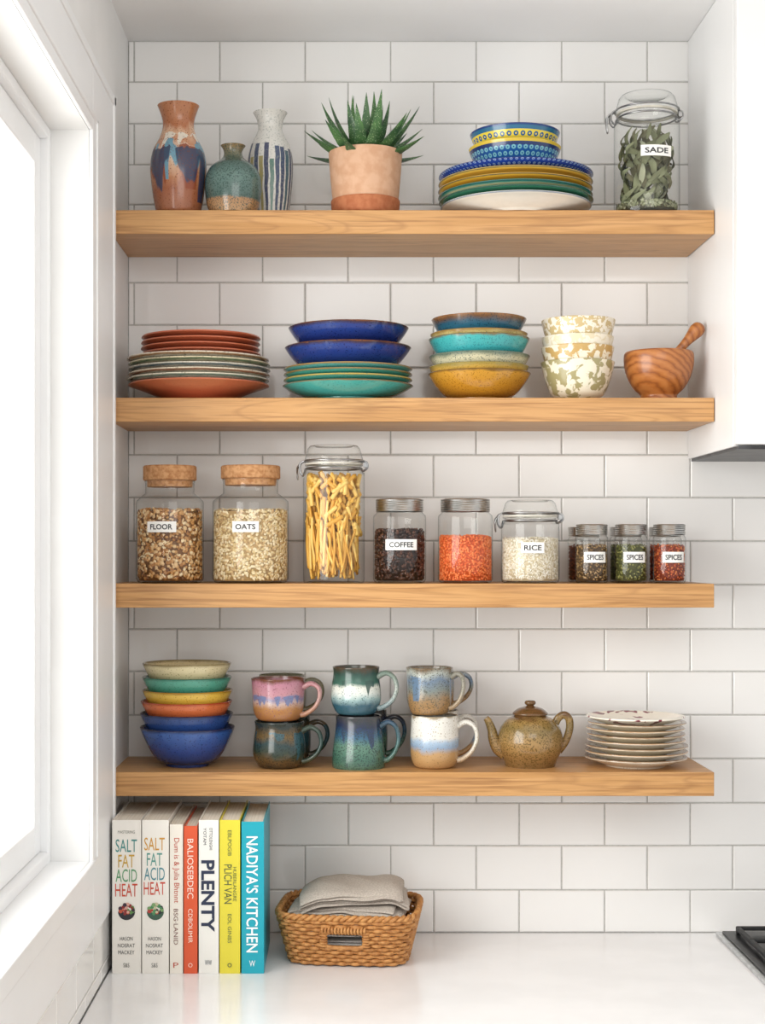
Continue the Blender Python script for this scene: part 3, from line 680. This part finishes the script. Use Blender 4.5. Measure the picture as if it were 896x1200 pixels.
def mug(cx,Y,z0,wpx,h,prof,mat,hmat,ang,hs,lb):
    M=m(Y); R=wpx/2*M
    e=thing('mug',lb,'mug',(X(cx,Y),Y,H+S4+z0),rot=(0,0,math.radians(ang)),group='stacked stoneware mugs')
    P=[(R*a,h*b) for a,b in prof]; P=catmull(P,5)
    out=[(0,.002),(P[0][0]*.85,.002),(P[0][0]*.9,0)]+P; t=.003
    out+=[(P[-1][0]-t*.3,h+.0008),(P[-1][0]-t,h)]+[(max(r_-t,.003),z) for r_,z in P[::-1] if z>.005]+[(0,.005)]
    MB().lathe(out,64).build('body',mat,e,angle=60)
    def ra(zf):
        best=min(P,key=lambda q:abs(q[1]-zf*h)); return best[0]
    w=hs*M
    pts=[(ra(.80)-.0015,0,.80*h),(ra(.8)+w*.45,0,.88*h),(ra(.8)+w*.92,0,.78*h),(ra(.6)+w,0,.55*h),(ra(.4)+w*.72,0,.32*h),(ra(.2)+w*.25,0,.17*h),(ra(.18)-.0015,0,.14*h)]
    pts=catmull(pts,5); n=len(pts); rad=[.0036+.0020*abs(2*i/(n-1)-1)**2 for i in range(n)]
    MB().tube(pts,rad,12,flat=1.7).build('handle',hmat,e,angle=80)
    return e
cyl=[(.72,0),(.86,.05),(.97,.2),(1,.5),(.97,.8),(.95,1)]
bulg=[(.66,0),(.82,.05),(1,.28),(.98,.6),(.92,.85),(.95,1)]
flare=[(.68,0),(.80,.05),(.92,.25),(.95,.6),(.98,.9),(1,1)]
taper=[(1,0),(1.02,.08),(1.0,.3),(.92,.6),(.87,.85),(.88,1)]
def G(n,st,h,sp,amp=.09,seed=0.,spd=.64,streak=None): return glaze(n,st,h,amp,38,.35,sp,seed=seed,spd=spd,streak=streak)
Yf=-.138; Yb=-.050
g1=G('mug_dark',[(0,'3a2c1c'),(.15,'5c4426'),(.35,'2e3c2e'),(.55,'223e42'),(.75,'6a5228'),(.95,'222e2c')],.0765,'1c2420',.16,spd=.6,streak=[(60,.2,.8,.53,'2a5560',2.2)])
g2=G('mug_pink',[(0,'a0683a'),(.28,'b07c48'),(.42,'bfa69c'),(.52,'8c84a4'),(.62,'c08a94'),(.88,'b87e90'),(.97,'6a3c26')],.070,'7a4a5a',.09,1.3,streak=[(60,.30,.6,.62,'6a78a0',2.7)])
g3=G('mug_green',[(0,'4e6c58'),(.2,'3f6c5c'),(.45,'5c8472'),(.62,'32607e'),(.8,'1e2c50'),(.95,'3a3a40')],.0864,'2a3a3a',.09,2.1,.56,streak=[(60,.35,.8,.56,'243a60',1.7)])
g4=G('mug_teal',[(0,'3a6270'),(.2,'2e5a6c'),(.34,'9cb8b8'),(.45,'dde4de'),(.58,'e2e4da'),(.66,'3c6a5c'),(.86,'23443c'),(.97,'4a3a28')],.081,'30504a',.08,3.7,streak=[(60,.4,.72,.58,'2c5048',4.1)])
g5=G('mug_cream',[(0,'b98f5e'),(.3,'c39c6a'),(.42,'8ea8c4'),(.52,'a8bed4'),(.6,'e6e4dc'),(.95,'eae8e0'),(1,'9a8a70')],.0864,'8a7048',.09,4.4,.66)
g6=G('mug_slate',[(0,'a67e50'),(.3,'9a7c56'),(.5,'7c8682'),(.7,'6c8096'),(.85,'aeb4ac'),(.97,'6c563a')],.080,'4a4a40',.14,5.2,.6,streak=[(60,.3,.8,.57,'5c7894',1.1)])
mug(327,Yf,0,61,.0765,bulg,g1,G('handle_dark',[(0,'4a4a30'),(.5,'2e4a48'),(1,'3a4a40')],.07,'1c2420'),-8,20,'dark green brown glazed mug at the bottom')
mug(326,Yf,.0785,64,.070,flare,g2,G('handle_pink',[(0,'a8713c'),(.5,'c09a90'),(1,'b8808a')],.07,'8a5a6a'),-12,19,'pink and tan glazed mug stacked on another')
mug(420,Yf,0,61,.0864,taper,g3,G('handle_green',[(0,'5a7a68'),(.5,'4a7070'),(1,'36506a')],.08,'2a3a3a'),-8,19,'green blue speckled mug at the bottom')
mug(417,Yf,.0884,58,.079,bulg,g4,G('handle_teal',[(0,'5a7a88'),(.5,'b4bcb4'),(1,'4a6a5c')],.08,'30504a'),-12,20,'teal and white glazed mug stacked on another')
mug(509,Yf,0,57,.0864,cyl,g5,G('handle_cream',[(0,'c8a474'),(.5,'dcd8cc'),(1,'e6e4dc')],.08,'9a8060'),-8,21,'cream blue and sand glazed mug at the bottom')
mug(503,Yf,.0884,55,.078,flare,g6,G('handle_slate',[(0,'b08a5c'),(.5,'a09a8a'),(1,'8a8a80')],.08,'5a5a50'),-14,14,'grey blue and tan glazed mug stacked on another')
gk=G('mug_brown',[(0,'7a6a48'),(.5,'8a8468'),(1,'6a6a58')],.075,'3a3a2c')
for cx,ma,zz_,hh in ((336,g1,0,.0765),(426,g3,0,.0864),(510,g5,0,.0864),(330,gk,.0785,.069),(504,g6,.0884,.070)):
    mug(cx,Yb,zz_,56,hh,cyl,ma,ma,-5,20,'stoneware mug standing behind the front mugs')
# teapot
Y=-.120; M=m(Y)
TP=glaze('teapot_glaze',[(0,'7c5c34'),(.2,'946f40'),(.5,'a68450'),(.75,'857042'),(.9,'9c7e4a'),(1,'6c4a2a')],.085,.14,30,.7,'54421f',spd=.57)
tp=thing('teapot','tan speckled stoneware teapot with lid','teapot',(X(621,Y),Y,H+S4))
P=pxprof([(29,894),(31,891),(36.5,878),(38,866),(35,853),(27,843),(20,839),(18,837)],Y,S4)
P=catmull(P,5)
MB().lathe([(0,.002),(P[0][0]*.85,.002)]+P+[(P[-1][0]-.003,P[-1][1]),(P[-1][0]-.004,P[-1][1]-.006)],64).build('body',TP,tp,angle=60)
zt=P[-1][1]
lid=MB().lathe(catmull([(0,zt-.002),(18*M,zt-.001),(20.5*M,zt+.001),(19.5*M,zt+.004),(14*M,zt+.010),(6*M,zt+.0135),(3.5*M,zt+.015)],3),48).build('lid',TP,tp,angle=60)
MB().lathe(catmull([(3.2*M,zt+.011),(3.2*M,zt+.014),(6*M,zt+.017),(6.6*M,zt+.020),(5*M,zt+.023),(0,zt+.024)],3),32).build('knob',TP,lid,angle=70)
sp=[(-30*M,0,.022),(-38*M,0,.030),(-43*M,0,.046),(-45*M,0,.060),(-49*M,0,.0745),(-52*M,0,.080)]
sp=catmull(sp,5); n=len(sp); MB().tube(sp,[.0135-.0085*(i/(n-1))**.7 for i in range(n)],16).build('spout',TP,tp,angle=70)
hp_=[(28*M,0,.066),(33*M,0,.080),(40*M,0,.085),(45.5*M,0,.078),(46*M,0,.061),(41*M,0,.040),(33*M,0,.024)]
MB().tube(catmull(hp_,6),.0046,12,flat=1.4).build('handle',TP,tp,angle=80)
# side plates
Y=-.118; x7=X(745,Y); g='cream side plates'
for i in range(8):
    w=59.5 if i<3 else 57
    c=['f3ead8','f0e6d2','e9ddc4','f4ecdc','e7dabe','f2e8d2','ede2ca'][i%7]
    if i==7: mt=blotch('spotted_plate','f1eadb','7a2838',30,.62,.2,.012)
    else: mt=glaze('side_plate_%d'%i,[(0,'c09868' if i%2 else c),(.45,c),(.85,c),(.97,'8a6440' if i%2==0 else 'a67a4c')],.0165,.04,50,1,'9a8060',spd=.7)
    lathe_obj('plate',plate_prof(w*m(Y),.0165,t=.0042,e=1.2),mt,(x7+rr.uniform(-.0015,.0015),Y,H+S4+.0003+i*.0097),'cream plate with dark red blotches on top' if i==7 else 'small cream stoneware plate with brown edge','plate',g,rz=i*.7)

# ============================================================ COUNTER
PAGE=mN('book_pages','d9d2c2','f1ece0',3,.9,stretch=(400,1,1),lo=.3,hi=.7)
YS=-.269; MS=m(YS)
def ink(h): return mN('ink_'+h,h,h,60,.5)
def disc(mb,cx,cz,r,mi,y=-.0007,n=16,half=False):
    a1=math.pi if half else 2*math.pi
    vs=[(cx,y,cz)]+[(cx+r*math.cos(a1*i/n+(math.pi if half else 0)),y,cz+r*math.sin(a1*i/n+(math.pi if half else 0))) for i in range(n+1)]
    mb.add(vs,[[0,i+1,i+2] for i in range(n)],mi)
def book(px0,px1,ytop,cover,label,texts,depth=.205,emblem=None):
    x0=(px0-VX)*MS+.0004; x1=(px1-VX)*MS-.0004; hh=(VY-ytop)*MS-CT; w=x1-x0
    e=thing('book',label,'book',((x0+x1)/2,YS,H+CT),group='cookbooks on the countertop')
    cm=mN('cover_'+cover,cover,cover,10,.35)
    mb=MB(); mb.box(-w/2,w/2,0,.0022,0,hh); mb.box(-w/2,-w/2+.0018,.0022,depth,0,hh); mb.box(w/2-.0018,w/2,.0022,depth,0,hh)
    cv=mb.build('cover',cm,e,smooth=False,bevel=.0006)
    mb=MB(); mb.box(-w/2+.0019,w/2-.0019,.0024,depth-.004,.003,hh-.0035); mb.build('page_block',PAGE,e,smooth=False,label='cream page block')
    for (s,pxw,pxh,cxp,cyp,vert,colr,bold) in texts:
        mb=MB(); flat_text(mb,s,pxw*MS,pxh*MS,(cxp-(px0+px1)/2)*MS,(VY-cyp)*MS-CT,-.0006,vert,0,bold)
        t=mb.build('lettering',ink(colr),cv,smooth=False); t['label']='printed spine words '+s
    if emblem:
        mb=MB(); r=random.Random(3); zc=(VY-1066)*MS-CT
        disc(mb,0,zc-.003,.0135,0,-.0006,half=True)
        for i in range(26):
            a=r.uniform(0,6.28); q=math.sqrt(r.random())*.0105; disc(mb,q*math.cos(a)*1.1,zc+q*math.sin(a)*.75+.001,r.uniform(.002,.0034),1+i%(len(emblem)-1),-.0007-i*.00001,10)
        mb.build('emblem',[ink(c) for c in emblem],cv,smooth=False,label='small printed drawing of a heaped bowl')
def small(mid): return [('HASON',15,4.5,mid,1100,False,'4a4a48',.0),('NOSRAT',20,4.5,mid,1108,False,'4a4a48',.0),('MACKEY',19,4.5,mid,1116,False,'4a4a48',.0),('S&S',7,5,mid,1131,False,'5a5a58',.0)]
book(131,165.5,961,'ece8e0','white hardback cookbook with stacked coloured title words',
  [('SALT',25,15,148,991,False,'3f8a86',.0),('FAT',19,15,148,1009,False,'c9a23a',.0),('ACID',25,15,148,1026,False,'5a9a6a',.0),('HEAT',26,15,148,1043,False,'c8472c',.0),('MASTERING',20,3.5,148,975,False,'8a8a80',0.)]+small(148),emblem=['2a2a30','8a2a2a','c0543a','5a8a4a','d8a89a','3a2a3a'])
book(166,198,961,'efebe3','white hardback cookbook with fruit bowl drawing on spine',
  [('SALT',24,15,181,989,False,'d09a3a',.0),('FAT',18,15,181,1007,False,'5a9a90',.0),('ACID',24,15,181,1024,False,'4a8a96',.0),('HEAT',25,15,181,1041,False,'cc4a34',.0)]+small(181),emblem=['3a5a4a','4a8a5a','b03a34','2a2a30','c8c0a0','7aa06a'])
book(198.5,214.5,966,'eee8dc','slim off-white cookbook with red script title',
  [('Dum is & Julia Bhtnnt',76,8,206,1020,True,'c2553e',.0),('BSG·LANID',42,5,206,1086,True,'7a4a40',0.),('P',6,6,206,1131,False,'c2553e',0.)])
book(215,231.5,968,'dc5a34','slim orange cookbook with pale vertical title',
  [('BALIOSEBDEC',70,7,223,1018,True,'fbe6d8',.0),('CDBOLIMIR',40,5,223,1085,True,'fbe6d8',0.),('O',5,5,223,1131,False,'fbe6d8',0.)])
book(232.5,256.5,961,'f0eee8','white cookbook with bold dark vertical title',
  [('PLENTY',84,15.5,243.5,1050,True,'26304a',.03),('YOTAM',20,3.5,240,980,True,'55585f',0.),('OTTOLENGHI',26,3.5,247,983,True,'55585f',0.),('WW',8,6,244,1128,False,'26304a',0.)])
book(257,281.5,961,'e2d440','bright yellow cookbook with small dark title',
  [('PLICH VAN',46,9,267,1036,True,'4c5a3a',.0),('HUBERLANGRE',40,4,275,1036,True,'5a6a3a',0.),('EBLPOGIB',30,4.5,269,988,True,'5a6a3a',0.),('EOL GINBS',34,4.5,269,1088,True,'5a6a3a',0.),('o',5,5,269,1131,False,'4c5a3a',0.)])
book(282.5,309.5,963,'18a4b8','bright turquoise cookbook with white vertical title',
  [("NADIYA'S KITCHEN",136,14,295.5,1048,True,'f6fbfb',.012),('W',7,7,295.5,1129,False,'f6fbfb',0.)])

# basket
WICK=mN('wicker','ab7039','cd9456',120,.55,bmp=.3,lo=.35,hi=.62); WICKD=mN('wicker_dark','96602e','b47842',120,.6)
bx=thing('wicker_basket','woven caramel wicker basket with handle opening','basket',(.0145,-.150,H+CT),rot=(0,0,math.radians(-6)))
BH=.080
def sup(hw,hd,n,e=5.):
    P=[]; K=720
    for i in range(K):
        a=2*math.pi*i/K; c,s=math.cos(a),math.sin(a); P.append((hw*math.copysign(abs(c)**(2/e),c),hd*math.copysign(abs(s)**(2/e),s)))
    L=[0]
    for i in range(K): q=P[(i+1)%K]; L.append(L[-1]+math.hypot(q[0]-P[i][0],q[1]-P[i][1]))
    out=[];j=0
    for k in range(n):
        t=L[-1]*k/n
        while L[j+1]<t: j+=1
        f=(t-L[j])/max(1e-9,L[j+1]-L[j]); q=P[(j+1)%K]; out.append((P[j][0]+(q[0]-P[j][0])*f,P[j][1]+(q[1]-P[j][1])*f))
    return out
def dims(z): t=z/BH; return .094+.020*t,.076+.022*t
NS=60; PPS=4
mb=MB(); nrow=12
for k in range(nrow):
    z=.005+k*(BH-.010)/(nrow-1); hw,hd=dims(z); base=sup(hw,hd,NS*PPS); pts=[]
    n=len(base)
    for i,(a,b_) in enumerate(base):
        a0=base[i-1]; a1=base[(i+1)%n]; tx,ty=a1[0]-a0[0],a1[1]-a0[1]; l=math.hypot(tx,ty) or 1; nx,ny=ty/l,-tx/l
        o=.0026*math.sin(math.pi*i/PPS+math.pi*(k%2)); pts.append((a+nx*o,b_+ny*o,z))
    slot=.034<z<.058
    if not slot: mb.tube(pts,.0033,6,True,mi=0)
    else:
        idx=[i for i,p_ in enumerate(pts) if not (p_[1]<0 and abs(p_[0])<.031)]
        st=[i for i in idx if (i-1)%n not in idx][0]; run=[pts[(st+j)%n] for j in range(len(idx))]
        mb.tube(run,.0033,6,False,mi=0)
b0=sup(*dims(.003),NS); b1=sup(*dims(BH-.002),NS); bm_=sup(*dims(.032),NS); bn_=sup(*dims(.060),NS)
for i in range(NS):
    if b0[i][1]<0 and abs(b0[i][0])<.028:
        mb.tube([(*b0[i],.003),(*bm_[i],.032)],.0019,6,mi=1); mb.tube([(*bn_[i],.060),(*b1[i],BH-.002)],.0019,6,mi=1)
    else: mb.tube([(*b0[i],.003),(*b1[i],BH-.002)],.0019,6,mi=1)
mb.build('woven_body',[WICK,WICKD],bx,angle=80,label='woven wicker sides')
mb=MB(); hw,hd=dims(BH); b1=sup(hw,hd,360)
for ph in (0,math.pi):
    pts=[]
    for i,(a,b_) in enumerate(b1):
        a0=b1[i-1];a1=b1[(i+1)%360]; tx,ty=a1[0]-a0[0],a1[1]-a0[1]; l=math.hypot(tx,ty) or 1; t=2*math.pi*i*34/360+ph
        pts.append((a+ty/l*.0027*math.cos(t),b_-tx/l*.0027*math.cos(t),BH+.002+.0027*math.sin(t)))
    mb.tube(pts,.0034,6,True)
mb.build('rim',WICK,bx,angle=80,label='twisted wicker rim')
mb=MB(); pts=[]
for i in range(48):
    a=2*math.pi*i/48; c,s=math.cos(a),math.sin(a); zq=.046+.0135*math.copysign(abs(s)**.5,s); pts.append((.033*math.copysign(abs(c)**.4,c),-dims(zq)[1]-.0015,zq))
mb.tube(pts,.0036,8,True)
for i in range(14):
    xq=-.034+.068*i/13; yq=-dims(.062)[1]-.002; mb.tube([(xq+.0055*math.cos(t)*.3,yq+.0052*math.cos(t),.0625+.0052*math.sin(t)) for t in [2*math.pi*j/10 for j in range(10)]],.0023,6,True)
for sx in (-1,1):
    for i in range(6):
        zq=.036+i*.0045; yq=-dims(zq)[1]-.0015; mb.tube([(sx*.0345+.0050*math.cos(t),yq+.0045*math.sin(t),zq) for t in [2*math.pi*j/10 for j in range(10)]],.0022,6,True)
mb.build('handle',WICK,bx,angle=80,label='wrapped wicker handle opening')
mb=MB(); b0=sup(*[q-.003 for q in dims(0)],64)
mb.add([(a,b_,.0015) for a,b_ in b0]+[(a,b_,.005) for a,b_ in b0],[list(range(64))[::-1],list(range(64,128))]+[[i,(i+1)%64,64+(i+1)%64,64+i] for i in range(64)]); mb.build('base',WICKD,bx)
# napkins: soft folded linen
LIN=mN('greige_linen','aea398','c2b8ad',420,.95,bmp=.35); LIN2=mN('pale_linen','c9c5c0','dedad6',420,.95,bmp=.35)
def napkin(w,dep,layers,gap,z0,loc,rz,seed,mat,lb,hfac,amp):
    path=[]
    for L in range(layers):
        sgn=1 if L%2==0 else -1; z=L*gap; wl=w*(1-.05*((L*7+seed*3)%3))
        for i in range(21): path.append((sgn*(-wl/2+wl*i/20),z,L))
        if L<layers-1:
            for i in range(1,6):
                a=-math.pi/2+math.pi*i/6; path.append((sgn*(wl/2+gap*.6*math.cos(a)),z+gap*.5+gap*.5*math.sin(a),L+.5))
    vs=[];fs=[];NV=21
    for (px_,pz,L) in path:
        for j in range(NV):
            v=j/(NV-1)*2-1; y_=v*dep/2
            # the cloth drops only near its outer edges; front edge rolls over
            sag=-hfac*((abs(px_)/(w*.5))**6*.011+abs(v)**5*.010)
            if px_<0: sag-=hfac*.010*(abs(px_)/(w*.5))**2.2
            wr=mnoise.noise(Vector((px_*22+3,y_*7,seed*.9)))*amp*1.1+abs(mnoise.noise(Vector((px_*26+y_*22,y_*10-px_*6,seed*1.9+L*.12))))*amp*1.3
            yy=y_+mnoise.noise(Vector((px_*11,seed*2.3,L*1.3)))*.010*abs(v)
            zz=pz*(1-.25*abs(v)**6)
            vs.append((px_+mnoise.noise(Vector((y_*14,seed,L)))*.004,yy,zz+wr+sag))
    for i in range(len(path)-1):
        for j in range(NV-1): fs.append([i*NV+j,(i+1)*NV+j,(i+1)*NV+j+1,i*NV+j+1])
    mb=MB(); mb.add(vs,fs); o=mb.build('cloth_napkin',mat,loc=loc,rot=(0,0,rz),angle=180)
    s=o.modifiers.new('thick','SOLIDIFY'); s.thickness=.0026; s.offset=0
    s=o.modifiers.new('sub','SUBSURF'); s.levels=1; s.render_levels=1
    tag(o,lb,'napkin','folded linen napkins in the basket'); return o
nx,ny=.016,-.150
spec=[(.150,.116,.009,LIN2,0.,.0006,3,.0052),(.154,.120,.027,LIN2,0.,.0006,3,.0052),(.160,.124,.045,LIN2,0.05,.0008,3,.0052),(.172,.132,.063,LIN,.15,.0015,3,.0056),(.184,.140,.083,LIN,.5,.0030,3,.0060),(.172,.138,.1045,LIN,.8,.0050,4,.0058)]
for i,(w,dp,z0,mt,hf,am,ly,gp) in enumerate(spec):
    napkin(w,dp,ly,gp,z0,(nx+(0,.001,0,.0,-.002,.004)[i],ny,H+CT+z0),math.radians(-6+[0,-1,1,2,-3,4][i]),i+1,mt,'soft folded greige linen napkin in wicker basket' if i>2 else 'pale folded napkin low in the basket',hf,am)

# ============================================================ LIGHT + CAMERA
w=bpy.data.worlds.new('world'); scene.world=w; w.use_nodes=True; nt=w.node_tree
bg=nt.nodes['Background']; bg.inputs[0].default_value=(1,.988,.97,1); bg.inputs[1].default_value=.90
def area(name,loc,rot,sx,sy,e,colr=(1,1,1)):
    l=bpy.data.lights.new(name,'AREA'); l.shape='RECTANGLE'; l.size=sx; l.size_y=sy; l.energy=e; l.color=colr
    o=bpy.data.objects.new(name,l); col.objects.link(o); o.location=loc; o.rotation_euler=rot; return o
area('window_daylight',(-.75,-1.15,H+.1),(0,math.radians(-90),0),1.1,1.5,33,(1,.99,.97))
o=area('ceiling_lamp',(.35,-2.2,H+.85),(0,0,0),1.2,1.2,13,(1,.98,.95))  # unseen softbox added below the ceiling to fill the shelves with light
d=Vector((.1,0,H-.1))-o.location; o.rotation_euler=d.to_track_quat('-Z','Y').to_euler()
cam=bpy.data.cameras.new('camera'); co=bpy.data.objects.new('camera',cam); col.objects.link(co)
co.location=(0,-D0,H); co.rotation_euler=(math.radians(90),0,0)
cam.sensor_width=36; cam.lens=36*F/1200; cam.shift_x=48/1200; cam.shift_y=50/1200; cam.clip_start=.05
scene.camera=co
scene.view_settings.view_transform='Standard'; scene.view_settings.look='None'
